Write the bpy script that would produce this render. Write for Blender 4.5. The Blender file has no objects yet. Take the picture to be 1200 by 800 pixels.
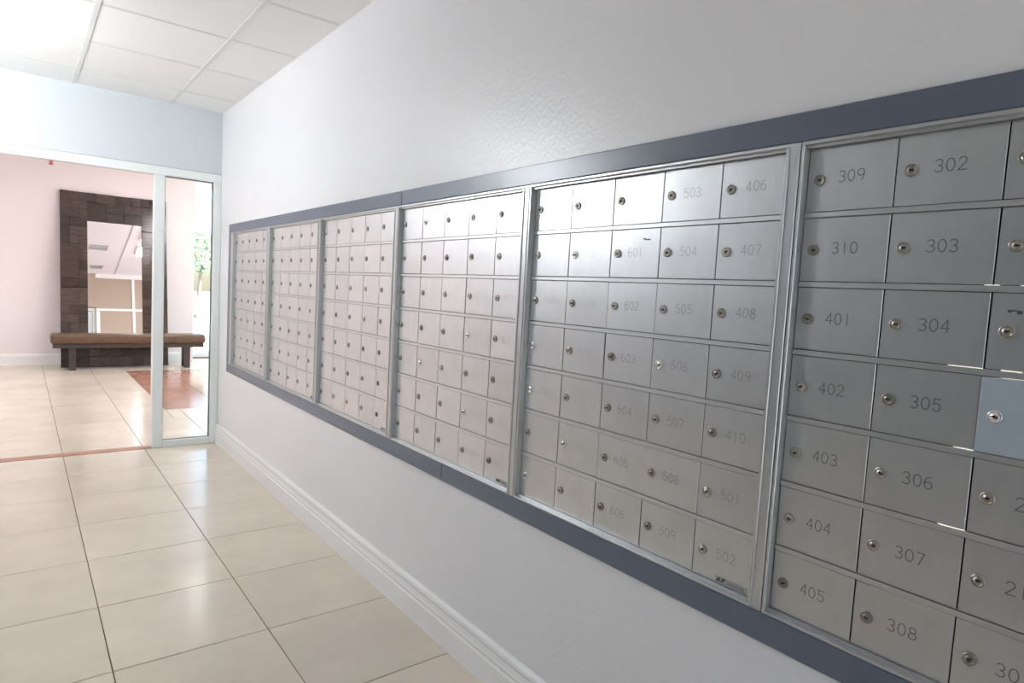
import bpy, bmesh, math, random
from mathutils import Vector, Matrix
random.seed(7)
SC = bpy.context.scene
C = SC.collection

# ------------------------------------------------------------------ camera
YAW, PITCH, ROLL = 0.664345, -0.07618, 0.055043
CAM = Vector((-1.21095, 0.0, 1.28129))
fw = Vector((math.sin(YAW)*math.cos(PITCH), math.cos(YAW)*math.cos(PITCH), math.sin(PITCH)))
rt = Vector((math.cos(YAW), -math.sin(YAW), 0.0))
up = rt.cross(fw)
rt2 = math.cos(ROLL)*rt + math.sin(ROLL)*up
up2 = -math.sin(ROLL)*rt + math.cos(ROLL)*up
cd = bpy.data.cameras.new('camera')
cd.sensor_width = 36.0
cd.lens = 741.117*36.0/1200.0
cd.clip_start = 0.02
cam = bpy.data.objects.new('camera', cd)
C.objects.link(cam)
cam.matrix_world = Matrix(((rt2.x, up2.x, -fw.x, CAM.x), (rt2.y, up2.y, -fw.y, CAM.y),
                           (rt2.z, up2.z, -fw.z, CAM.z), (0, 0, 0, 1)))
SC.camera = cam

# ------------------------------------------------------------------ light and exposure
SC.view_settings.view_transform = 'Standard'
SC.view_settings.look = 'None'
SC.view_settings.gamma = 1.0
SC.view_settings.use_curve_mapping = False
SC.view_settings.exposure = 0.3
SKY_STRENGTH = 0.58
SUN_STRENGTH = 11.0
CORRIDOR_LAMP = 108.0
LOBBY_LAMP = 16.0

world = bpy.data.worlds.new('sky')
SC.world = world
world.use_nodes = True
nt = world.node_tree
nt.nodes.clear()
out = nt.nodes.new('ShaderNodeOutputWorld')
bg = nt.nodes.new('ShaderNodeBackground')
sky = nt.nodes.new('ShaderNodeTexSky')
sky.sky_type = 'NISHITA'
sky.sun_disc = False
sky.sun_elevation = math.radians(52)
sky.sun_rotation = math.radians(70)
sky.air_density = 1.0
sky.dust_density = 2.5
nt.links.new(sky.outputs[0], bg.inputs[0])
bg.inputs[1].default_value = SKY_STRENGTH
nt.links.new(bg.outputs[0], out.inputs[0])

sd = bpy.data.lights.new('sun', 'SUN')
sd.energy = SUN_STRENGTH
sd.angle = math.radians(0.6)
sd.color = (1.0, 0.95, 0.88)
sun = bpy.data.objects.new('sun', sd)
C.objects.link(sun)
sun.rotation_euler = (math.radians(25), math.radians(30), 0)


def portal(name, loc, rot, sx, sy):
    d = bpy.data.lights.new(name, 'AREA')
    d.shape = 'RECTANGLE'
    d.size = sx
    d.size_y = sy
    d.cycles.is_portal = True
    o = bpy.data.objects.new(name, d)
    C.objects.link(o)
    o.location = loc
    o.rotation_euler = rot
    return o


R90 = math.pi/2
portal('window_portal', (2.25, 10.98, 1.3), (-R90, 0, 0), 2.7, 2.6)            # looks into the lobby, -y
portal('window_portal', (3.68, 8.2, 1.3), (0, R90, 0), 2.6, 5.2)               # -x
portal('window_portal', (-1.7, -2.48, 1.15), (R90, 0, 0), 1.5, 2.1)            # rear door, +y

# ------------------------------------------------------------------ material helpers


def mat(name, col, rough=0.5, metal=0.0, spec=0.5, noise=None, bump=None, vary=0.0, coat=0.0, stretch=None):
    """noise=(scale, amount[, second colour]); bump=(scale, strength)"""
    m = bpy.data.materials.new(name)
    m.use_nodes = True
    t = m.node_tree
    b = t.nodes['Principled BSDF']
    b.inputs['Roughness'].default_value = rough
    b.inputs['Metallic'].default_value = metal
    b.inputs['Specular IOR Level'].default_value = spec
    b.inputs['Coat Weight'].default_value = coat
    b.inputs['Coat Roughness'].default_value = 0.3
    b.inputs['Base Color'].default_value = (*col, 1)
    src = None
    tc = t.nodes.new('ShaderNodeTexCoord')
    vec = tc.outputs['Object']
    if stretch:
        mp = t.nodes.new('ShaderNodeMapping')
        mp.inputs['Scale'].default_value = stretch
        t.links.new(vec, mp.inputs[0])
        vec = mp.outputs[0]
    if noise:
        n = t.nodes.new('ShaderNodeTexNoise')
        n.inputs['Scale'].default_value = noise[0]
        n.inputs['Detail'].default_value = 6
        n.inputs['Roughness'].default_value = 0.6
        if vary:
            oi = t.nodes.new('ShaderNodeObjectInfo')
            vm = t.nodes.new('ShaderNodeVectorMath')
            vm.operation = 'MULTIPLY_ADD'
            vm.inputs[1].default_value = (37, 23, 11)
            cx = t.nodes.new('ShaderNodeCombineXYZ')
            for k in range(3):
                t.links.new(oi.outputs['Random'], cx.inputs[k])
            t.links.new(cx.outputs[0], vm.inputs[0])
            t.links.new(vec, vm.inputs[2])
            t.links.new(vm.outputs[0], n.inputs['Vector'])
        else:
            t.links.new(vec, n.inputs['Vector'])
        cr = t.nodes.new('ShaderNodeValToRGB')
        a = noise[1]
        c2 = noise[2] if len(noise) > 2 else [max(0, c*(1-a)) for c in col]
        c1 = col if len(noise) > 2 else [min(1, c*(1+a)) for c in col]
        cr.color_ramp.elements[0].position = 0.32
        cr.color_ramp.elements[1].position = 0.68
        cr.color_ramp.elements[0].color = (*c2, 1)
        cr.color_ramp.elements[1].color = (*c1, 1)
        t.links.new(n.outputs['Fac'], cr.inputs[0])
        src = cr.outputs[0]
    if vary:
        oi = t.nodes.new('ShaderNodeObjectInfo')
        mr = t.nodes.new('ShaderNodeMapRange')
        mr.inputs['To Min'].default_value = 1-vary
        mr.inputs['To Max'].default_value = 1+vary
        t.links.new(oi.outputs['Random'], mr.inputs['Value'])
        hs = t.nodes.new('ShaderNodeHueSaturation')
        t.links.new(mr.outputs[0], hs.inputs['Value'])
        if src:
            t.links.new(src, hs.inputs['Color'])
        else:
            hs.inputs['Color'].default_value = (*col, 1)
        src = hs.outputs[0]
    if src:
        t.links.new(src, b.inputs['Base Color'])
    if bump:
        n2 = t.nodes.new('ShaderNodeTexNoise')
        n2.inputs['Scale'].default_value = bump[0]
        n2.inputs['Detail'].default_value = 3
        t.links.new(vec, n2.inputs['Vector'])
        bp = t.nodes.new('ShaderNodeBump')
        bp.inputs['Strength'].default_value = bump[1]
        bp.inputs['Distance'].default_value = 0.002
        t.links.new(n2.outputs['Fac'], bp.inputs['Height'])
        t.links.new(bp.outputs[0], b.inputs['Normal'])
    return m


def emit(name, col, strength):
    m = bpy.data.materials.new(name)
    m.use_nodes = True
    b = m.node_tree.nodes['Principled BSDF']
    b.inputs['Base Color'].default_value = (0.8, 0.8, 0.8, 1)
    b.inputs['Emission Color'].default_value = (*col, 1)
    b.inputs['Emission Strength'].default_value = strength
    return m


def glass(name, tint):
    m = bpy.data.materials.new(name)
    m.use_nodes = True
    t = m.node_tree
    t.nodes.clear()
    o = t.nodes.new('ShaderNodeOutputMaterial')
    tr = t.nodes.new('ShaderNodeBsdfTransparent')
    tr.inputs[0].default_value = (*tint, 1)
    gl = t.nodes.new('ShaderNodeBsdfGlossy')
    gl.inputs['Roughness'].default_value = 0.02
    fr = t.nodes.new('ShaderNodeFresnel')
    fr.inputs['IOR'].default_value = 1.35
    mx = t.nodes.new('ShaderNodeMixShader')
    ge = t.nodes.new('ShaderNodeNewGeometry')       # reflect on the outer face only, so a solid pane stays clear
    sb = t.nodes.new('ShaderNodeMath')
    sb.operation = 'SUBTRACT'
    sb.use_clamp = True
    t.links.new(fr.outputs[0], sb.inputs[0])
    t.links.new(ge.outputs['Backfacing'], sb.inputs[1])
    t.links.new(sb.outputs[0], mx.inputs[0])
    t.links.new(tr.outputs[0], mx.inputs[1])
    t.links.new(gl.outputs[0], mx.inputs[2])
    t.links.new(mx.outputs[0], o.inputs[0])
    return m


M = {}
M['wall'] = mat('white_wall_paint', (0.82, 0.81, 0.83), 0.31, noise=(1.3, 0.015), bump=(75, 0.5), spec=0.42)
M['wall_rough'] = mat('pale_blue_white_paint', (0.64, 0.68, 0.71), 0.6, bump=(220, 0.08))
M['wall_dark'] = mat('dark_unseen_wall', (0.12, 0.13, 0.15), 0.6)  # unseen wall, dark tone chosen to deepen the near doors' reflections
M['lobby_wall'] = mat('pale_pink_paint', (0.84, 0.775, 0.79), 0.55, bump=(200, 0.06))
M['beige_wall'] = mat('beige_paint', (0.42, 0.335, 0.27), 0.6)
M['trim'] = mat('slate_grey_paint', (0.115, 0.137, 0.187), 0.30, noise=(6, 0.06), bump=(90, 0.08), stretch=(1, 0.15, 1))
M['white_trim'] = mat('white_gloss_paint', (0.88, 0.875, 0.875), 0.26)
M['alu'] = mat('satin_aluminium', (0.58, 0.59, 0.60), 0.34, metal=0.75, bump=(140, 0.05), stretch=(1, 1, 0.05))
M['door'] = mat('brushed_aluminium_door', (0.67, 0.675, 0.685), 0.36, metal=0.87, noise=(30, 0.03), vary=0.035,
                bump=(500, 0.05), stretch=(1, 1, 0.6))
M['door_blank'] = mat('blue_reflection_door', (0.66, 0.76, 0.86), 0.30, metal=0.55, noise=(25, 0.02), bump=(500, 0.05))  # bluish reflection of a window put into the base colour
M['body'] = mat('dark_cabinet_inside', (0.03, 0.03, 0.035), 0.8)
M['lock'] = mat('worn_nickel', (0.36, 0.335, 0.305), 0.34, metal=0.9, vary=0.25, noise=(300, 0.2))
M['lock_new'] = mat('bright_nickel', (0.85, 0.85, 0.84), 0.25, metal=0.9)
M['keyhole'] = mat('keyhole_black', (0.015, 0.012, 0.01), 0.7)
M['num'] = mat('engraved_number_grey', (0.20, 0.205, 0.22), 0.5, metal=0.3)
M['num_mid'] = mat('engraved_number_mid', (0.42, 0.42, 0.42), 0.42, metal=0.5)  # paler grey for the second unit's nearer columns
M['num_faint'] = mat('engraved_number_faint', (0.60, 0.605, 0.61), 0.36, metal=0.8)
M['sticker'] = mat('silver_sticker', (0.42, 0.42, 0.43), 0.4, metal=0.2)
M['ink'] = mat('black_ink', (0.02, 0.02, 0.022), 0.5)
M['ink_grey'] = mat('grey_ink', (0.10, 0.10, 0.11), 0.5)
M['tile'] = mat('beige_porcelain', (0.67, 0.585, 0.485), 0.19, noise=(3.2, 0.07), vary=0.03, bump=(40, 0.02), spec=0.5)
M['rust_tile'] = mat('rust_red_stone', (0.42, 0.22, 0.16), 0.16, noise=(4, 0.10), vary=0.06)
M['grout'] = mat('brown_grout', (0.17, 0.125, 0.09), 0.9)
M['threshold'] = mat('terracotta_strip', (0.42, 0.22, 0.15), 0.35, noise=(9, 0.2))
M['ceil'] = mat('ceiling_tile_white', (0.93, 0.93, 0.92), 0.9, noise=(60, 0.015), bump=(350, 0.25), vary=0.012)
M['tee'] = mat('tee_bar_white', (0.80, 0.80, 0.795), 0.45)
M['ceil_lobby'] = mat('lobby_ceiling_paint', (0.83, 0.83, 0.89), 0.7)
M['frame'] = mat('white_green_frame', (0.85, 0.885, 0.875), 0.32)
M['gasket'] = mat('grey_gasket', (0.16, 0.17, 0.17), 0.7)
M['glass'] = glass('clear_glass', (0.955, 0.975, 0.97))
M['mirror'] = mat('mirror_silver', (0.90, 0.89, 0.92), 0.015, metal=1.0)
M['wood'] = mat('dark_brown_block', (0.068, 0.048, 0.040), 0.17, noise=(9, 0.35), vary=0.35, stretch=(1, 1, 6), bump=(70, 0.08))
M['wood_back'] = mat('dark_backing', (0.03, 0.024, 0.02), 0.6)
M['leather'] = mat('brown_leather', (0.135, 0.078, 0.045), 0.40, noise=(14, 0.25), bump=(120, 0.2))
M['bench_wood'] = mat('dark_bench_wood', (0.06, 0.04, 0.035), 0.35, noise=(12, 0.3), stretch=(6, 1, 1))
M['red'] = mat('red_enamel', (0.55, 0.03, 0.03), 0.35)
M['brass'] = mat('brass', (0.6, 0.4, 0.2), 0.3, metal=0.9)
M['lamp'] = emit('lamp_diffuser', (0.93, 0.97, 1.0), CORRIDOR_LAMP)
M['lobby_lamp'] = emit('lobby_lamp_diffuser', (1.0, 0.97, 0.96), LOBBY_LAMP)
M['joint_glow'] = emit('imitated_joint_glow', (1.0, 0.95, 0.78), 0.7)  # self-glow of the added joint strips, no lit room behind
M['housing'] = mat('white_housing', (0.8, 0.8, 0.8), 0.4)
M['vent'] = mat('vent_grey', (0.45, 0.45, 0.47), 0.5)
M['pave'] = mat('sunlit_concrete', (0.62, 0.60, 0.56), 0.9, noise=(2, 0.08))
M['leaf'] = mat('fresh_leaf', (0.46, 0.60, 0.38), 0.5, noise=(5, 0.3))
M['bark'] = mat('grey_bark', (0.32, 0.26, 0.20), 0.9, noise=(20, 0.2))
M['car'] = mat('pale_blue_car_paint', (0.35, 0.55, 0.75), 0.25, coat=0.5)
M['tyre'] = mat('tyre_rubber', (0.03, 0.03, 0.03), 0.8)
M['car_glass'] = mat('car_window_glass', (0.05, 0.07, 0.09), 0.1)

# ------------------------------------------------------------------ mesh helpers


class MB:
    """collects shapes into one bmesh; faces carry a material index"""

    def __init__(self):
        self.bm = bmesh.new()

    def box(self, x0, x1, y0, y1, z0, z1, bevel=0.0, mi=0, seg=1):
        vs = [self.bm.verts.new(p) for p in ((x0, y0, z0), (x1, y0, z0), (x1, y1, z0), (x0, y1, z0),
                                             (x0, y0, z1), (x1, y0, z1), (x1, y1, z1), (x0, y1, z1))]
        fs = [self.bm.faces.new([vs[i] for i in f]) for f in
              ((3, 2, 1, 0), (4, 5, 6, 7), (0, 1, 5, 4), (1, 2, 6, 5), (2, 3, 7, 6), (3, 0, 4, 7))]
        for f in fs:
            f.material_index = mi
        if bevel > 0:
            es = list({e for f in fs for e in f.edges})
            r = bmesh.ops.bevel(self.bm, geom=es, offset=bevel, segments=seg, affect='EDGES', profile=0.5)
            for f in r['faces']:
                f.material_index = mi
        return self

    def prism(self, prof, axis, a, b, mi=0):
        """extrude a closed 2-D profile along an axis; prof in the other two axes (cyclic order)"""
        def P(u, v, w):
            return {'x': (w, u, v), 'y': (u, w, v), 'z': (u, v, w)}[axis]
        A = [self.bm.verts.new(P(u, v, a)) for u, v in prof]
        B = [self.bm.verts.new(P(u, v, b)) for u, v in prof]
        n = len(prof)
        for i in range(n):
            f = self.bm.faces.new((A[i], A[(i+1) % n], B[(i+1) % n], B[i]))
            f.material_index = mi
        for loop in (A[::-1], B):
            f = self.bm.faces.new(loop)
            f.material_index = mi
        return self

    def lathe(self, prof, origin, axis, n=20, mi=0):
        """revolve (radius, height) about an axis through origin"""
        ax = Vector(axis).normalized()
        t = ax.orthogonal().normalized()
        b = ax.cross(t)
        o = Vector(origin)
        rings = []
        for r, h in prof:
            if r < 1e-6:
                rings.append([self.bm.verts.new(o+ax*h)])
            else:
                rings.append([self.bm.verts.new(o+ax*h+(t*math.cos(2*math.pi*k/n)+b*math.sin(2*math.pi*k/n))*r)
                              for k in range(n)])
        for A, B in zip(rings, rings[1:]):
            for k in range(n):
                k2 = (k+1) % n
                if len(A) == 1 and len(B) == 1:
                    continue
                if len(A) == 1:
                    f = self.bm.faces.new((A[0], B[k], B[k2]))
                elif len(B) == 1:
                    f = self.bm.faces.new((A[k], B[0], A[k2]))
                else:
                    f = self.bm.faces.new((A[k], B[k], B[k2], A[k2]))
                f.material_index = mi
                f.smooth = True
        return self

    def poly(self, pts, mi=0):
        f = self.bm.faces.new([self.bm.verts.new(p) for p in pts])
        f.material_index = mi
        return self

    def mesh(self, name, mats, smooth=False):
        bmesh.ops.recalc_face_normals(self.bm, faces=self.bm.faces)
        me = bpy.data.meshes.new(name)
        self.bm.to_mesh(me)
        self.bm.free()
        for m in (mats if isinstance(mats, (list, tuple)) else [mats]):
            me.materials.append(m)
        if smooth:
            for p in me.polygons:
                p.use_smooth = True
        return me


def link(name, me, parent=None, loc=None, rot=None):
    o = bpy.data.objects.new(name, me)
    C.objects.link(o)
    if parent:
        o.parent = parent
    if loc is not None:
        o.location = loc
    if rot is not None:
        o.rotation_euler = rot
    return o


def tag(o, label, cat=None, group=None):
    o['label'] = label
    if cat:
        o['category'] = cat
    if group:
        o['group'] = group
    return o


def struct(o, label=None, cat=None):
    o['kind'] = 'structure'
    if label:
        o['label'] = label
    if cat:
        o['category'] = cat
    return o


def empty(name, loc):
    o = bpy.data.objects.new(name, None)
    o.empty_display_size = 0.1
    C.objects.link(o)
    o.location = loc
    return o


# ------------------------------------------------------------------ dimensions
ZC = 2.5            # corridor ceiling
YP = 5.208          # plane of the header wall and glazed opening
LX, RX = -3.1, 0.0  # corridor width
YB = -2.4           # rear end of the corridor
LZ = 2.74           # lobby ceiling
LXL, LXR = -4.2, 3.6
YL = 10.33          # lobby back wall
YS = 10.93          # shop-front glazing
XE = 0.835          # end of the back wall

# ------------------------------------------------------------------ floor
TS, G = 0.4866, 0.0035
fl = struct(link('floor', MB().box(LXL-0.12, LXR+0.06, YB-0.12, YS+0.05, -0.06, -0.004).mesh('floor', M['grout'])),
            'beige square porcelain tile floor running from corridor into lobby', 'floor')


def tile_mesh(w, d, m):
    b = MB()
    b.box(G/2, w-G/2, G/2, d-G/2, -0.004, 0.0, bevel=0.0011)
    return b.mesh('tile', m)


_tiles = {}


def tile(x0, x1, y0, y1, m):
    k = (round(x1-x0, 3), round(y1-y0, 3), m.name)
    if k not in _tiles:
        _tiles[k] = tile_mesh(x1-x0, y1-y0, m)
    return link('tile', _tiles[k], fl, (x0, y0, 0))


X0, Y0 = -0.4898, 2.2819
xs = [X0+TS*i for i in range(-6, 10)]
# corridor tiles
ys = [Y0+TS*j for j in range(-8, 7)]
cx_edges = [max(LX, v) for v in xs if v > LX-TS+0.02 and v < -0.1] + [-0.003]
for i in range(len(cx_edges)-1):
    for j in range(len(ys)-1):
        if ys[j] < -1.2:      # behind the camera: a single coarser piece per column below
            continue
        tile(cx_edges[i], cx_edges[i+1], ys[j], ys[j+1], M['tile'])
    tile(cx_edges[i], cx_edges[i+1], YB, min(y for y in ys if y >= -1.2), M['tile'])
# lobby tiles, with the rust-red inlay let in
YT = ys[-1]+0.095
INX0, INX1, INY0, INY1 = -0.118, 2.32, 6.67, 9.48
lys = [YT+TS*j for j in range(0, 12)]
lxs = [-0.003+TS*i for i in range(-8, 8)]


def cut(a0, a1, c0, c1):
    """parts of [a0,a1] outside [c0,c1]"""
    r = []
    if a0 < c0:
        r.append((a0, min(a1, c0)))
    if a1 > c1:
        r.append((max(a0, c1), a1))
    return [(p, q_) for p, q_ in r if q_-p > 0.02]


for i in range(len(lxs)-1):
    for j in range(len(lys)-1):
        x0, x1, y0, y1 = lxs[i], min(lxs[i+1], LXR), lys[j], min(lys[j+1], YS)
        if x0 > LXR-0.02 or y0 > YS-0.02 or (y0 > YL and x1 < XE):
            continue
        if x1 <= INX0+0.005 or x0 >= INX1-0.005 or y1 <= INY0+0.005 or y0 >= INY1-0.005:
            tile(x0, x1, y0, y1, M['tile'])
            continue
        for a, b in cut(x0, x1, INX0, INX1):
            tile(a, b, y0, y1, M['tile'])
        a, b = max(x0, INX0), min(x1, INX1)
        for c, d in cut(y0, y1, INY0, INY1):
            if b-a > 0.02:
                tile(a, b, c, d, M['tile'])
nx, ny = 5, 6
for i in range(nx):
    for j in range(ny):
        wx, wy = (INX1-INX0)/nx, (INY1-INY0)/ny
        t = tile(INX0+wx*i, INX0+wx*(i+1), INY0+wy*j, INY0+wy*(j+1), M['rust_tile'])
        t.name = 'inlay_tile'
        t['label'] = 'rust red polished stone inlay tile'
th = struct(link('trim_1', MB().box(LX, -0.44, ys[-1]+0.002, YT-0.002, -0.004, 0.003, bevel=0.001).mesh('threshold', M['threshold'])),
            'terracotta threshold strip across the corridor opening', 'threshold')

# ------------------------------------------------------------------ mailbox dimensions (needed by the wall)
MY0, MW = 0.654, 0.8283       # far edge of the nearest unit, pitch of the units
FZ0, FZ1 = 0.6586, 1.6031     # frame
TZ0, TZ1 = 0.5954, 1.6611     # grey surround
FARX = 4.838                  # far edge of the last unit
TFAR = 4.912
NEAR = MY0-MW
TNEAR = NEAR-0.065

# ------------------------------------------------------------------ corridor walls
b = MB()
OPZ0, OPZ1, OPY0, OPY1 = FZ0-0.02, FZ1+0.02, NEAR-0.02, FARX+0.02
b.box(0, 0.13, YB, YP, 0, OPZ0)
b.box(0, 0.13, YB, YP, OPZ1, ZC+0.25)
b.box(0, 0.13, YB, OPY0, OPZ0, OPZ1)
b.box(0, 0.13, OPY1, YP, OPZ0, OPZ1)
struct(link('wall_right', b.mesh('wall_right', M['wall'])), 'long white painted wall that holds the mailboxes', 'wall')
struct(link('wall_left', MB().box(LX-0.12, LX, YB, YP, 0, ZC+0.25).mesh('wall_left', M['wall_dark'])),
       'unseen corridor wall opposite the mailboxes, made dark for the door reflections', 'wall')
b = MB()                                           # rear wall with a glazed door opening
b.box(LX-0.12, -2.45, YB-0.12, YB, 0, ZC+0.25)
b.box(-0.95, 0.13, YB-0.12, YB, 0, ZC+0.25)
b.box(-2.45, -0.95, YB-0.12, YB, 2.15, ZC+0.25)
struct(link('wall_rear', b.mesh('wall_rear', M['wall_rough'])), 'white end wall behind the viewer', 'wall')
d1 = struct(link('door_1', MB().box(-2.45, -2.39, YB-0.09, YB-0.04, 0, 2.15).box(-1.01, -0.95, YB-0.09, YB-0.04, 0, 2.15)
                 .box(-2.39, -1.01, YB-0.09, YB-0.04, 2.09, 2.15).box(-2.39, -1.01, YB-0.09, YB-0.04, 0, 0.08)
                 .mesh('door_1', M['frame'])), 'unseen glazed door behind the viewer, added for cool daylight', 'door')  # unseen door, added to let cool daylight into the near end
link('pane', MB().box(-2.39, -1.01, YB-0.068, YB-0.062, 0.08, 2.09).mesh('pane', M['glass']), d1)

# header wall above the opening and lobby-side partition
WT = 0.11
b = MB()
b.box(LX-0.12, 0.0, YP, YP+0.06, 2.047, LZ+0.1)
b.box(LXL, LX, YP, YP+WT, 0, LZ+0.1)
struct(link('wall_header', b.mesh('wall_header', M['wall_rough'])), 'pale blue-white header wall above the glazed opening', 'wall')
struct(link('wall_header_lobby', MB().box(LX, 0.0, YP+0.06, YP+WT, 2.047, LZ+0.1).mesh('wall_header_lobby', M['beige_wall'])),
       'beige lobby face of the header wall, seen in the mirror', 'wall')
struct(link('wall_partition', MB().box(0.0, LXR, YP, YP+WT, 0, LZ+0.1).mesh('wall_partition', M['beige_wall'])),
       'beige lobby wall beside the corridor opening, seen in the mirror', 'wall')

# baseboard with a moulded profile
prof = [(0, 0), (-0.016, 0), (-0.016, 0.085), (-0.0125, 0.090), (-0.0125, 0.098), (-0.0155, 0.103), (-0.013, 0.110),
        (-0.011, 0.127), (-0.0135, 0.134), (-0.0115, 0.146), (-0.006, 0.153), (0, 0.155)]
struct(link('baseboard_right', MB().prism(prof, 'y', YB, YP-0.001).mesh('baseboard_right', M['white_trim'])),
       'white moulded baseboard along the foot of the mailbox wall', 'baseboard')

# ------------------------------------------------------------------ corridor ceiling: tiles and tee bars
ce = struct(link('ceiling', MB().box(LX, 0.0, YB, YP, ZC+0.03, ZC+0.06).mesh('ceiling', M['tee'])),
            'white suspended tile ceiling over the corridor', 'ceiling')
tx = [0.0, -0.345, -0.92, -1.495, -2.07, -2.645, LX]
ty = [YP, 4.81, 4.2, 3.595, 3.0, 2.395, 1.79, 1.185, 0.58, -0.025, -0.63, -1.235, -1.84, YB]
TW = 0.012
_ct = {}
for i in range(len(tx)-1):
    for j in range(len(ty)-1):
        w, d = tx[i]-tx[i+1], ty[j]-ty[j+1]
        k = (round(w, 3), round(d, 3))
        if k not in _ct:
            _ct[k] = MB().box(0.001, w-0.001, 0.001, d-0.001, ZC-0.001, ZC+0.014, bevel=0.0005).mesh('ceiling_tile', M['ceil'])
        link('ceiling_tile', _ct[k], ce, (tx[i+1], ty[j+1], 0.004))
for v in tx[1:-1]:
    b = MB().box(v-TW, v+TW, YB, YP, ZC+0.0005, ZC+0.0045, bevel=0.0008)
    link('tee_bar', b.mesh('tee_bar', M['tee']), ce)
for v in ty[1:-1]:
    for i in range(len(tx)-1):
        b = MB().box(tx[i+1]+TW, tx[i]-TW, v-TW*0.8, v+TW*0.8, ZC+0.0012, ZC+0.0045)
        link('cross_tee', b.mesh('cross_tee', M['tee']), ce)

# semi-flush drum fixture, just left of the frame: a glowing side shade over an opaque white pan
cl = tag(empty('ceiling_light', (-2.1, 3.9, ZC)), 'white drum ceiling light hanging from the corridor ceiling tiles', 'ceiling light')
link('canopy', MB().lathe([(0, 0.0), (0.07, 0.0), (0.065, -0.022), (0.012, -0.03), (0.012, -0.23), (0, -0.23)], (0, 0, 0), (0, 0, 1), 24).mesh('canopy', M['housing']), cl)
link('shade', MB().lathe([(0.165, -0.22), (0.175, -0.22), (0.175, -0.39), (0.165, -0.39), (0.165, -0.22)], (0, 0, 0), (0, 0, 1), 40).mesh('shade', M['lamp']), cl)
link('pan', MB().lathe([(0, -0.385), (0.164, -0.385), (0.180, -0.391), (0.178, -0.398), (0, -0.405)], (0, 0, 0), (0, 0, 1), 40).mesh('pan', M['housing']), cl)
link('spider', MB().box(-0.165, 0.165, -0.006, 0.006, -0.235, -0.225).box(-0.006, 0.006, -0.165, 0.165, -0.235, -0.225).mesh('spider', M['housing']), cl)

# ------------------------------------------------------------------ glazed opening: head rail, post, sidelight
w1 = struct(link('window_1', MB().box(LX, -0.001, YP-0.012, YP+0.045, 1.985, 2.045, bevel=0.003).mesh('head_rail', M['frame'])),
            'white metal framed opening with a narrow glass sidelight at the wall', 'window')
link('post', MB().box(-0.447, -0.378, YP-0.012, YP+0.055, 0.0, 1.985, bevel=0.004).mesh('post', M['frame']), w1)
link('jamb', MB().box(-0.056, -0.001, YP-0.012, YP+0.045, 0.0, 1.985, bevel=0.003).mesh('jamb', M['frame']), w1)
link('sill', MB().box(-0.378, -0.056, YP-0.012, YP+0.045, 0.0, 0.05, bevel=0.003).mesh('sill', M['frame']), w1)
b = MB()
b.box(-0.378, -0.374, YP+0.008, YP+0.026, 0.05, 1.985).box(-0.062, -0.056, YP+0.002, YP+0.026, 0.05, 1.985)
b.box(-0.374, -0.062, YP+0.008, YP+0.026, 0.05, 0.054).box(-0.374, -0.062, YP+0.004, YP+0.026, 1.978, 1.985)
link('gasket', b.mesh('gasket', M['gasket']), w1)
link('pane', MB().box(-0.374, -0.062, YP+0.015, YP+0.021, 0.054, 1.979).mesh('pane', M['glass']), w1)
link('reveal_bead', MB().box(LX, -0.001, YP-0.008, YP, 2.0455, 2.0505).mesh('reveal_bead', M['vent']), w1)

# ------------------------------------------------------------------ lobby shell
struct(link('wall_lobby', MB().box(LXL, XE, YL, YL+0.12, 0, LZ+0.1).mesh('wall_lobby', M['lobby_wall'])),
       'pale pink lobby wall behind the bench and leaning mirror', 'wall')
struct(link('wall_return', MB().box(XE-0.12, XE, YL+0.12, YS+0.05, 0, LZ+0.1).mesh('wall_return', M['lobby_wall'])),
       'short pink wall return running back to the shop front', 'wall')
struct(link('wall_lobby_left', MB().box(LXL-0.12, LXL, YP, YL+0.12, 0, LZ+0.1).mesh('wall_lobby_left', M['lobby_wall'])),
       'pink lobby side wall out of sight on the left', 'wall')
cl2 = struct(link('ceiling', MB().box(LXL-0.12, LXR+0.12, YP+WT, YS+0.05, LZ, LZ+0.1).mesh('ceiling', M['ceil_lobby'])),
             'smooth pale lobby ceiling', 'ceiling')
link('ceiling_seam', MB().box(0.315, 0.335, YP+WT, YS, LZ-0.006, LZ).mesh('ceiling_seam', M['vent']), cl2)
prof = [(YL, 0), (YL-0.015, 0), (YL-0.015, 0.12), (YL-0.010, 0.135), (YL-0.004, 0.15), (YL, 0.15)]
b = MB()
b.prism([(u, v) for u, v in prof], 'x', LXL, XE)
struct(link('baseboard_lobby', b.mesh('baseboard_lobby', M['white_trim'])), 'white baseboard along the pink lobby wall', 'baseboard')
# white bands on the partition that the mirror shows
YW = YP+WT
struct(link('trim_2', MB().box(0, LXR, YW, YW+0.018, 1.975, 2.015).mesh('trim_2', M['white_trim'])),
       'white horizontal band on the beige partition seen in the mirror', 'trim')
struct(link('trim_3', MB().box(0.625, 0.668, YW, YW+0.022, 0, LZ).mesh('trim_3', M['white_trim'])),
       'white vertical strip on the beige partition seen in the mirror', 'trim')
struct(link('trim_4', MB().box(0.0, 0.06, YW, YW+0.02, 0, 1.96).mesh('trim_4', M['white_trim'])),
       'white casing at the corridor opening seen in the mirror', 'trim')
struct(link('trim_5', MB().box(0, LXR, YW, YW+0.03, LZ-0.09, LZ).mesh('trim_5', M['white_trim'])),
       'white cornice on the beige partition seen in the mirror', 'trim')


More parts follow.
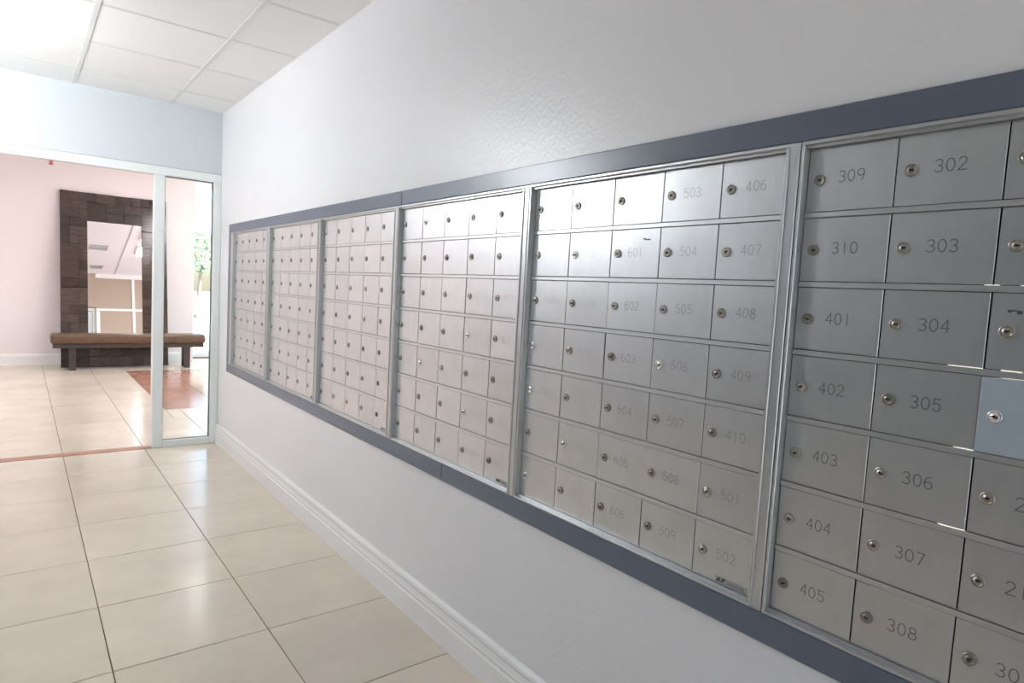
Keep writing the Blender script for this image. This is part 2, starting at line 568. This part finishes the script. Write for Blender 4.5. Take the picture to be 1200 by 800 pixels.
def shopfront(name, axis, fixed, a0, a1, n, label):
    """aluminium shop-front with n panes between a0 and a1"""
    def bx(b, u0, u1, z0, z1, d0=-0.03, d1=0.03):
        if axis == 'x':
            return b.box(u0, u1, fixed+d0, fixed+d1, z0, z1)
        return b.box(fixed+d0, fixed+d1, u0, u1, z0, z1)
    b = MB()
    bx(b, a0, a1, 0, 0.10)
    bx(b, a0, a1, 2.64, LZ)
    w = struct(link(name, b.mesh(name, M['frame'])), label, 'window')
    step = (a1-a0)/n
    for k in range(n+1):
        u = a0+step*k
        u0, u1 = max(a0, u-0.025), min(a1, u+0.025)
        link('mullion', bx(MB(), u0, u1, 0.10, 2.64).mesh('mullion', M['frame']), w)
        if k < n:
            link('pane', bx(MB(), u+0.025, u+step-0.025, 0.10, 2.64, -0.004, 0.004).mesh('pane', M['glass']), w)
    return w


shopfront('window_2', 'x', YS, XE, LXR, 3, 'white framed shop front glazing at the end of the lobby')
shopfront('window_3', 'y', LXR+0.03, YW, YS-0.03, 5, 'white framed glazing on the right side of the lobby')

# lobby ceiling light, vents, sprinkler
ll = tag(empty('ceiling_light', (0.80, 8.1, LZ)), 'white ceiling light panel over the lobby rust red inlay', 'ceiling light')
link('housing', MB().box(-0.3, 0.3, -0.6, 0.6, -0.03, -0.001, bevel=0.004).mesh('housing', M['housing']), ll)
link('diffuser', MB().box(-0.27, 0.27, -0.57, 0.57, -0.05, -0.03, bevel=0.006).mesh('diffuser', M['lobby_lamp']), ll)
ll3 = tag(empty('ceiling_light', (0.72, 6.95, LZ)), 'white ceiling light panel mirrored at the right edge of the floor mirror', 'ceiling light')
for ch in list(ll.children):
    c_ = ch.copy()
    C.objects.link(c_)
    c_.parent = ll3
    c_.scale = (0.7, 0.4, 1)
ll2 = tag(empty('ceiling_light', (-3.0, 8.3, LZ)), 'unseen light panel added to brighten the left side of the lobby', 'ceiling light')  # added lamp, lifts the lobby wall that the far doors reflect
for ch in list(ll.children):
    c_ = ch.copy()
    C.objects.link(c_)
    c_.parent = ll2
for (vx, vy, s, lab) in ((-0.08, 6.95, 0.16, 'square grey ceiling vent mirrored left of the lamp glare'),
                         (-0.02, 5.8, 0.12, 'small grey ceiling vent nearest the beige partition')):
    v = tag(empty('ceiling_vent', (vx, vy, LZ)), lab, 'vent')
    link('vent_frame', MB().box(-s, s, -s, -s+0.02, -0.014, -0.001).box(-s, s, s-0.02, s, -0.014, -0.001)
         .box(-s, -s+0.02, -s+0.02, s-0.02, -0.014, -0.001).box(s-0.02, s, -s+0.02, s-0.02, -0.014, -0.001)
         .mesh('vent_frame', M['housing']), v)
    n = 6
    for k in range(n):
        yk = -s+0.03+(2*s-0.06)*k/(n-1)
        link('slat', MB().box(-s+0.02, s-0.02, yk-0.008, yk+0.008, -0.009, -0.006).mesh('slat', M['vent']), v)
sp = tag(empty('sprinkler_head', (-0.885, 10.05, LZ)), 'small red fire sprinkler hanging from the lobby ceiling edge', 'sprinkler')
link('escutcheon', MB().lathe([(0, 0), (0.035, 0), (0.03, -0.008), (0, -0.008)], (0, 0, 0), (0, 0, 1), 14).mesh('escutcheon', M['red']), sp)
link('pipe', MB().lathe([(0, -0.008), (0.014, -0.008), (0.014, -0.11), (0.009, -0.115), (0, -0.115)], (0, 0, 0), (0, 0, 1), 12).mesh('pipe', M['red']), sp)
b = MB()
b.box(-0.022, -0.016, -0.004, 0.004, -0.15, -0.11).box(0.016, 0.022, -0.004, 0.004, -0.15, -0.11).box(-0.022, 0.022, -0.004, 0.004, -0.155, -0.15).box(-0.022, 0.022, -0.005, 0.005, -0.12, -0.11).box(-0.009, 0.009, -0.006, 0.006, -0.15, -0.12)
link('yoke', b.mesh('yoke', M['red']), sp)
link('deflector', MB().lathe([(0, -0.155), (0.03, -0.155), (0.03, -0.158), (0, -0.158)], (0, 0, 0), (0, 0, 1), 16).mesh('deflector', M['red']), sp)

# ------------------------------------------------------------------ grey surround of the mailbox bank
SX0, SX1 = -0.013, -0.0002
su = struct(empty('trim_1', (0, 0, 0)), 'slate grey painted surround framing the bank of mailboxes', 'trim')
su.name = 'trim_6'
su['kind'] = 'structure'
top_j = [TNEAR, 0.10, 2.288, TFAR]
for a, c in zip(top_j, top_j[1:]):
    link('board', MB().box(SX0, SX1, a+0.0006, c-0.0006, FZ1+0.0015, TZ1, bevel=0.002).mesh('board', M['trim']), su)
bot_j = [TNEAR, 1.9, TFAR]
for a, c in zip(bot_j, bot_j[1:]):
    link('board', MB().box(SX0, SX1, a+0.0006, c-0.0006, TZ0, FZ0-0.0015, bevel=0.002).mesh('board', M['trim']), su)
link('board', MB().box(SX0, SX1, FARX+0.0015, TFAR-0.0006, FZ0-0.0008, FZ1+0.0008, bevel=0.002).mesh('board', M['trim']), su)
link('board', MB().box(SX0, SX1, TNEAR+0.0006, NEAR-0.0015, FZ0-0.0008, FZ1+0.0008, bevel=0.002).mesh('board', M['trim']), su)

# ------------------------------------------------------------------ mailboxes
COL, ROW = 0.159, 0.1333
DW, DH = COL-0.0026, 0.1205
DX = 0.005               # face of the doors
FX = -0.015              # front of the frames
DTOP = 1.5902

# stroke digits, engraved face: width 0.62, height 1


def arc(cx, cy, rx, ry, a0, a1, n=10):
    return [(cx+rx*math.cos(math.radians(a0+(a1-a0)*i/n)), cy+ry*math.sin(math.radians(a0+(a1-a0)*i/n))) for i in range(n+1)]


DIG = {
    '0': [arc(.31, .5, .28, .48, 90, 450, 18)],
    '1': [[(.31, .0), (.31, 1.0)]],
    '2': [arc(.31, .72, .26, .26, 160, -35, 9) + [(.04, .02), (.60, .02)]],
    '3': [arc(.29, .74, .25, .24, 150, -90, 9) + arc(.29, .26, .28, .25, 90, -150, 9)],
    '4': [[(.46, 0), (.46, .98), (.03, .30), (.62, .30)]],
    '5': [[(.55, .98), (.12, .98), (.08, .55)] + arc(.29, .32, .28, .31, 125, -150, 10)],
    '6': [[(.50, .98)] + arc(.33, .45, .30, .48, 110, 180, 5) + arc(.31, .30, .27, .28, 180, 540, 14)],
    '7': [[(.04, .98), (.58, .98), (.22, 0)]],
    '8': [arc(.31, .75, .23, .23, -90, 270, 14) + arc(.31, .26, .28, .25, 90, 450, 14)],
    '9': [arc(.31, .70, .27, .28, 0, 360, 14) + arc(.29, .55, .29, .50, 10, -70, 6)],
}


def number_mesh(txt, m, h=0.0215, w=0.0017):
    """digits on the door face, reading from far (+y) to near (-y); centred at the origin, lying in x=0 facing -x"""
    bm = bmesh.new()
    sx = h*0.98
    adv = 0.80*sx
    total = adv*len(txt)-0.18*sx
    for i, ch in enumerate(txt):
        off = -total/2+adv*i
        for ln in DIG[ch]:
            P = [Vector((off+u*sx, v*h-h/2)) for u, v in ln]
            for a, c in zip(P, P[1:]):
                d = c-a
                if d.length < 1e-7:
                    continue
                d.normalize()
                n = Vector((-d.y, d.x))*w/2
                e = d*w*0.35
                q4 = [a-e+n, a-e-n, c+e-n, c+e+n]
                bm.faces.new([bm.verts.new((0, -p.x, p.y)) for p in q4])
    me = bpy.data.meshes.new('number')
    bm.to_mesh(me)
    bm.free()
    me.materials.append(m)
    return me


# lock: round nickel cam lock with a keyhole slot
def lock_mesh(m):
    b = MB()
    b.lathe([(0.0106, 0.0), (0.0106, 0.0025), (0.0098, 0.0036), (0.0074, 0.0040), (0.0070, 0.0034), (0.0062, 0.0034), (0.0058, 0.0040), (0, 0.0040)],
            (0, 0, 0), (-1, 0, 0), 22)
    b.box(-0.00435, -0.0036, -0.0052, 0.0030, -0.0013, 0.0013, mi=1)
    b.lathe([(0.0024, 0.0036), (0.0024, 0.00437), (0, 0.00437)], (0, 0, 0), (-1, 0, 0), 10, mi=1)
    return b.mesh('lock', [m, M['keyhole']])


lock_old, lock_new = lock_mesh(M['lock']), lock_mesh(M['lock_new'])


def door_mesh(w, m):
    return MB().box(0, 0.003, -w/2, w/2, -DH/2, DH/2, bevel=0.0007).mesh('door', m)


door_std = door_mesh(DW, M['door'])
door_wide = door_mesh(DW+0.0024, M['door'])
door_blank = door_mesh(DW, M['door_blank'])


def seq(start, n):
    """box numbers: ten to a floor"""
    r, f, k = [], start//100, start % 100
    for _ in range(n):
        r.append('%d%02d' % (f, k))
        k += 1
        if k > 10:
            f, k = f+1, 1
    return r


cols = {}
cols[(0, 0)] = seq(309, 7)
cols[(0, 1)] = seq(302, 7)
cols[(0, 2)] = seq(205, 7)
cols[(1, 4)] = seq(406, 7)
cols[(1, 3)] = seq(503, 7)
cols[(1, 2)] = seq(510, 7)
cols[(1, 1)] = seq(607, 7)
cols[(1, 0)] = seq(704, 7)
cols[(2, 4)] = seq(801, 7)
cols[(2, 3)] = seq(808, 7)
WIDE = {(1, 2, 1), (1, 2, 2), (1, 5, 2), (1, 5, 3), (3, 5, 2), (3, 5, 3)}
NEWL = {(1, 3, 3), (1, 5, 1), (1, 6, 0), (1, 4, 0), (1, 3, 0), (1, 1, 1), (2, 3, 3), (2, 4, 1), (2, 5, 3), (0, 3, 2), (2, 0, 1)}


def sticker(parent, y, z):
    s = link('sticker', MB().box(-0.0006, 0, -0.039, 0.039, -0.0065, 0.0065).mesh('sticker', [M['sticker'], M['ink'], M['ink_grey']]), parent, (-0.0001, y, z))
    s['label'] = 'silver maker sticker with dark initials'
    b = bmesh.new()
    me = s.data
    b.from_mesh(me)

    def P(pts, mi):
        f = b.faces.new([b.verts.new((-0.0009, -u, v)) for u, v in pts])
        f.material_index = mi
    # initials: an A and an F as solid shapes
    P([(-.036, -.0045), (-.031, .0048), (-.0285, .0048), (-.031, -.0045)], 1)
    P([(-.0285, .0048), (-.024, -.0045), (-.0275, -.0045), (-.0295, .0005)], 1)
    P([(-.022, .0048), (-.013, .0048), (-.014, .0020), (-.022, .0020)], 1)
    P([(-.022, .0020), (-.019, .0020), (-.020, -.0045), (-.0235, -.0045)], 1)
    P([(-.019, .0010), (-.0145, .0010), (-.0155, -.0012), (-.0195, -.0012)], 1)
    x = -0.008
    rnd = random.Random(3)
    while x < 0.034:                       # one line of tiny unreadable print
        w = rnd.uniform(0.0018, 0.0030)
        P([(x, -.0035), (x+w*.45, -.0035), (x+w*.45, .0030), (x, .0030)], 2)
        P([(x+w*.45, -.0035), (x+w, -.0035), (x+w, -.002), (x+w*.45, -.002)], 2)
        x += w+0.0012
    b.to_mesh(me)
    b.free()
    return s


LABELS = ['aluminium mailbox unit nearest the viewer, boxes numbered 302 to 405',
          'aluminium mailbox unit second from the viewer, boxes numbered 406 to 606',
          'aluminium mailbox unit third from the viewer, left of the 406 unit',
          'aluminium mailbox unit third from the glass sidelight, fourth from the viewer',
          'aluminium mailbox unit second from the glass sidelight',
          'pinkish aluminium mailbox unit at the far end beside the glass sidelight']
rnd = random.Random(11)
for k in range(6):
    yF = MY0+MW*k
    yN = yF-MW
    far_stile = 0.008
    if k == 5:
        yF_out = FARX
    else:
        yF_out = yF
    y1, y0 = yF_out-0.0012, yN+0.0012
    u = tag(empty('mailbox_unit', (0, yN, FZ0)), LABELS[k], 'mailbox unit', 'wall mailbox units')

    def L(name, me, parent=u, loc=(0, 0, 0), rot=None):
        return link(name, me, parent, (loc[0], loc[1]-yN, loc[2]-FZ0), rot)
    # carcass behind the doors
    L('cabinet_body', MB().box(0.0135, 0.34, y0+0.004, y1-0.004, FZ0+0.004, FZ1-0.004).mesh('cabinet_body', M['body']))
    # frame: outer ring and a stepped inner lip
    ofar, onear = yF-far_stile, yF-far_stile-5*COL
    ozt, ozb = DTOP+0.0005, DTOP-6*ROW-DH-0.0035
    b = MB()
    bv = 0.0012
    b.box(FX, 0.02, y0, y1, ozt+0.0055, FZ1, bevel=bv)
    b.box(FX, 0.02, y0, y1, FZ0, ozb-0.0028, bevel=bv)
    b.box(FX, 0.02, ofar, y1, ozb-0.006, ozt+0.006, bevel=bv)
    b.box(FX, 0.02, y0, onear+0.0025, ozb-0.006, ozt+0.006, bevel=bv)
    b.box(FX+0.008, 0.02, onear, ofar, ozt, ozt+0.007)
    b.box(FX+0.013, 0.02, onear, ofar, ozb-0.007, ozb+0.0026)
    b.box(FX-0.003, FX+0.004, onear-0.004, onear+0.0035, ozb-0.004, ozt+0.004, bevel=0.0012)
    L('frame', b.mesh('frame', M['alu']))
    for r in range(1, 7):
        zr = DTOP-ROW*r+0.0012
        b = MB().box(0.0022, 0.0134, onear+0.001, ofar-0.001, zr, zr+0.0102, bevel=0.0009)
        L('rail', b.mesh('rail', M['door']))
    for r in range(7):
        for c in range(5):
            yc = ofar-COL*(c+0.5)
            zc = DTOP-ROW*r-DH/2
            blank = (k, r, c) == (0, 3, 2)
            me = door_blank if blank else (door_wide if (k, r, c) in WIDE else door_std)
            # each door hangs a hair differently
            rz = rnd.uniform(-0.0035, 0.0035)
            ry = rnd.uniform(-0.004, 0.004)
            loc = (DX+rnd.uniform(-0.0006, 0.0006), yc, zc)
            if blank:
                rz, ry, loc = -0.030, 0.0, (DX-0.006, yc+0.0015, zc)
            d = L('door', me, u, loc, (0, ry, rz))
            if blank:
                d['label'] = 'blank door standing slightly proud, bluish window reflection put into its colour'
            lk = lock_new if (k, r, c) in NEWL else lock_old
            lo = link('lock', lk, d, (0, COL/2-0.0245, rnd.uniform(-0.001, 0.001)), (rnd.uniform(-0.35, 0.35), 0, 0))
            if lk is lock_new and k < 3:
                lo['label'] = 'bright newer lock'
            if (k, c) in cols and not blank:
                m = M['num'] if k == 0 else (M['num_mid'] if k == 1 and c > 1 else M['num_faint'])
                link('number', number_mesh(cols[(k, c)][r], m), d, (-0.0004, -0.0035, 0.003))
            if r == 6 and c == 4 and 1 <= k <= 4:
                sticker(d, -0.022 if k == 1 else -0.028, -0.0515)
            if (k, r, c) == (1, 1, 2):
                b = MB().box(-0.0005, 0, -0.011, 0.004, -0.002, 0.0015).box(-0.0005, 0, 0.004, 0.011, -0.0005, 0.0035)
                s = link('scuff', b.mesh('scuff', M['ink_grey']), d, (0, -0.038, 0.034))
                s['label'] = 'small dark scuff'
            if (k, r, c) == (0, 2, 2):
                b = MB()
                pts = [(0.010, -0.001), (0.004, 0.002), (-0.002, 0.001), (-0.009, -0.003)]
                for (p0, p1) in zip(pts, pts[1:]):
                    b.box(-0.0005, 0, min(p0[0], p1[0]), max(p0[0], p1[0]), min(p0[1], p1[1])-0.0007, max(p0[1], p1[1])+0.0007)
                s = link('scuff', b.mesh('scuff', M['ink_grey']), d, (0, 0.047, 0.032))
                s['label'] = 'small dark scratch'
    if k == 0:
        # added glowing strips in the loose joints, imitating light from behind
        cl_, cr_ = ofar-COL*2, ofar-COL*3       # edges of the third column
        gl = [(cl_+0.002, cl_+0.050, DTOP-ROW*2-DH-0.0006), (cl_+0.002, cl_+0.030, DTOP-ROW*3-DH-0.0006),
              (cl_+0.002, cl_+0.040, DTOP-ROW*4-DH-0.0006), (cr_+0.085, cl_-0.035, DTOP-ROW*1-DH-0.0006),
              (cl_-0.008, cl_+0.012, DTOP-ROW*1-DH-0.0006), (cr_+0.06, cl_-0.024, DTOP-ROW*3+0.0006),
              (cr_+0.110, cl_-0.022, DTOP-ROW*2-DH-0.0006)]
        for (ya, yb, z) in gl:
            s = L('joint_glow_strip', MB().box(0.0060, 0.0095, ya, yb, z-0.0004, z+0.0004).mesh('joint_glow_strip', M['joint_glow']))
            s['label'] = 'glowing strip added in a door joint to imitate light from behind'

# ------------------------------------------------------------------ leaning mirror with a dark block frame
MU0, MU1, MH = -0.785, 0.452, 2.335
GU0, GU1, GV0, GV1 = -0.487, 0.143, 0.40, 1.955
lean = math.atan2(10.315-9.96, 2.30)
mr = tag(empty('floor_mirror', (0, 9.955, 0.0)), 'tall mirror with dark brown block frame leaning on the pink lobby wall', 'mirror')
mr.rotation_euler = (-lean, 0, 0)       # lean back: local z runs up the mirror, local -y faces the corridor
b = MB()
b.box(MU0, GU0, 0.006, 0.03, 0.006, MH)
b.box(GU1, MU1, 0.006, 0.03, 0.006, MH)
b.box(GU0, GU1, 0.006, 0.03, 0.006, GV0)
b.box(GU0, GU1, 0.006, 0.03, GV1, MH)
link('frame_backing', b.mesh('frame_backing', M['wood_back']), mr)
link('mirror_glass', MB().box(GU0-0.001, GU1+0.001, 0.012, 0.018, GV0-0.001, GV1+0.001).mesh('mirror_glass', M['mirror']), mr)
rb = random.Random(21)


def blocks(u0, u1, v0, v1, nu, nv):
    du, dv = (u1-u0)/nu, (v1-v0)/nv
    free = [[True]*nv for _ in range(nu)]
    for i in range(nu):
        for j in range(nv):
            if not free[i][j]:
                continue
            w, h = rb.choice([(1, 1), (2, 1), (1, 2), (2, 2), (2, 1), (1, 1), (1, 2)])
            while i+w > nu or any(not free[i+a][j] for a in range(w)):
                w -= 1
            while j+h > nv or any(not free[i+a][j+c] for a in range(w) for c in range(h)):
                h -= 1
            for a in range(w):
                for c in range(h):
                    free[i+a][j+c] = False
            dp = rb.uniform(0.004, 0.022)
            link('wood_block', MB().box(u0+du*i+0.0015, u0+du*(i+w)-0.0015, 0.004-dp, 0.006, v0+dv*j+0.0015, v0+dv*(j+h)-0.0015, bevel=0.0018)
                 .mesh('wood_block', M['wood']), mr, None, (rb.uniform(-0.01, 0.01)*0, 0, 0))


blocks(MU0, GU0, 0.008, MH, 3, 20)
blocks(GU1, MU1, 0.008, MH, 3, 20)
blocks(GU0, GU1, 0.008, GV0, 5, 3)
blocks(GU0, GU1, GV1, MH, 6, 3)

# ------------------------------------------------------------------ bench
be = tag(empty('bench', (-0.018, 9.775, 0)), 'long brown leather bench with dark legs in front of the leaning mirror', 'bench')
b = MB().box(-0.885, 0.885, -0.14, 0.14, 0.335, 0.462, bevel=0.035, seg=4)
link('seat', b.mesh('seat', M['leather'], smooth=True), be)
link('piping', MB().box(-0.888, 0.888, -0.143, 0.143, 0.392, 0.399, bevel=0.003).mesh('piping', M['leather']), be.children[0])
link('apron', MB().box(-0.86, 0.86, -0.125, 0.125, 0.285, 0.335, bevel=0.003).mesh('apron', M['bench_wood']), be)
for lx in (-0.66, 0.655):
    for ly in (-0.09, 0.09):
        link('leg', MB().box(lx-0.034, lx+0.034, ly-0.034, ly+0.034, 0, 0.285, bevel=0.004).mesh('leg', M['bench_wood']), be)

# ------------------------------------------------------------------ outside
gr = struct(link('ground', MB().box(-30, 40, YS+0.052, 60, -0.16, -0.06).box(LXR+0.062, 40, -20, YS+0.052, -0.16, -0.06)
                 .box(-30, LXR+0.062, -20, YB-0.125, -0.16, -0.06).mesh('ground', M['pave'])),
            'bright sunlit concrete outside the shop front', 'ground')


def tree(loc, clusters, trunk_top, label, seed):
    t = tag(empty('tree', loc), label, 'tree', )
    b = MB()
    b.lathe([(0.10, 0), (0.07, 0.5), (0.05, trunk_top*0.7), (0.03, trunk_top), (0, trunk_top)], (0, 0, 0), (0.06, 0.0, 1), 9)
    for (cx, cy, cz, r) in clusters:
        st = Vector((0.06*trunk_top*0.7, 0, trunk_top*0.7))
        dv = Vector((cx, cy, cz))-st
        b.lathe([(0.025, 0), (0.012, dv.length), (0, dv.length)], st, dv, 6)
    link('trunk', b.mesh('trunk', M['bark']), t)
    r_ = random.Random(seed)
    bm = bmesh.new()
    for (cx, cy, cz, r) in clusters:
        for _ in range(int(420*r*r+120)):
            d = Vector((r_.gauss(0, 1), r_.gauss(0, 1), r_.gauss(0, 0.8)))
            d = d.normalized()*r*(r_.random()**0.4)
            p = Vector((cx, cy, cz))+d
            a = Vector((r_.uniform(-1, 1), r_.uniform(-1, 1), r_.uniform(-0.6, 0.6))).normalized()
            n = a.orthogonal().normalized()
            l, w = 0.14, 0.055
            bm.faces.new([bm.verts.new(p-a*l*.5), bm.verts.new(p+n*w), bm.verts.new(p+a*l*.5), bm.verts.new(p-n*w)])
    me = bpy.data.meshes.new('foliage')
    bm.to_mesh(me)
    bm.free()
    me.materials.append(M['leaf'])
    f = link('foliage', me, t)
    f['kind'] = 'stuff'
    return t


tree((3.25, 22.0, -0.06), [(-0.15, 0, 2.25, 0.42), (0.35, 0.1, 2.55, 0.45), (0.12, -0.1, 1.65, 0.25), (-0.6, 0.2, 2.7, 0.5), (0.7, 0, 2.0, 0.35)], 2.0,
     'young leafy tree seen through the glass sidelight', 4)
tree((7.5, 17.0, -0.06), [(0, 0, 2.6, 0.7), (0.6, 0.2, 2.9, 0.6), (-0.6, 0.1, 2.8, 0.6), (0.1, -0.3, 3.3, 0.6)], 2.3,
     'round leafy tree outside, right of the lobby shop front', 5)

# parked car, mostly behind the wall end
car = tag(empty('car', (0.78, 20.0, -0.06)), 'pale blue parked car outside behind the end of the pink wall', 'car')
b = MB()
side = [(-2.1, 0.28), (-2.15, 0.62), (-1.95, 0.82), (-1.2, 0.90), (0.95, 0.90), (1.9, 0.80), (2.13, 0.62), (2.1, 0.28)]
b.prism(side, 'y', -0.82, 0.82)
link('body', b.mesh('body', M['car']), car)
b = MB()
cab = [(-1.35, 0.90), (-0.85, 1.36), (0.35, 1.38), (1.0, 0.90)]
A = [b.bm.verts.new((u_, -0.78 if v_ < 1 else -0.62, v_)) for u_, v_ in cab]
B_ = [b.bm.verts.new((u_, 0.78 if v_ < 1 else 0.62, v_)) for u_, v_ in cab]
for i in range(4):
    b.bm.faces.new((A[i], A[(i+1) % 4], B_[(i+1) % 4], B_[i]))
b.bm.faces.new(A[::-1])
b.bm.faces.new(B_)
link('cabin', b.mesh('cabin', M['car']), car)
b = MB()
b.poly([(-1.15, -0.752, 0.95), (-0.2, -0.752, 0.95), (-0.2, -0.642, 1.31), (-0.82, -0.642, 1.31)])
b.poly([(-0.13, -0.752, 0.95), (0.82, -0.752, 0.95), (0.36, -0.642, 1.31), (-0.13, -0.642, 1.31)])
bmesh.ops.translate(b.bm, verts=b.bm.verts, vec=(0, -0.02, 0))
link('side_window', b.mesh('side_window', M['car_glass']), car)
for wx in (-1.3, 1.3):
    for wy in (-0.83, 0.63):
        link('wheel', MB().lathe([(0, 0), (0.19, 0), (0.31, 0.02), (0.32, 0.1), (0.31, 0.19), (0.19, 0.2), (0, 0.2)], (wx, wy, 0.32), (0, 1, 0), 20)
             .mesh('wheel', M['tyre']), car)
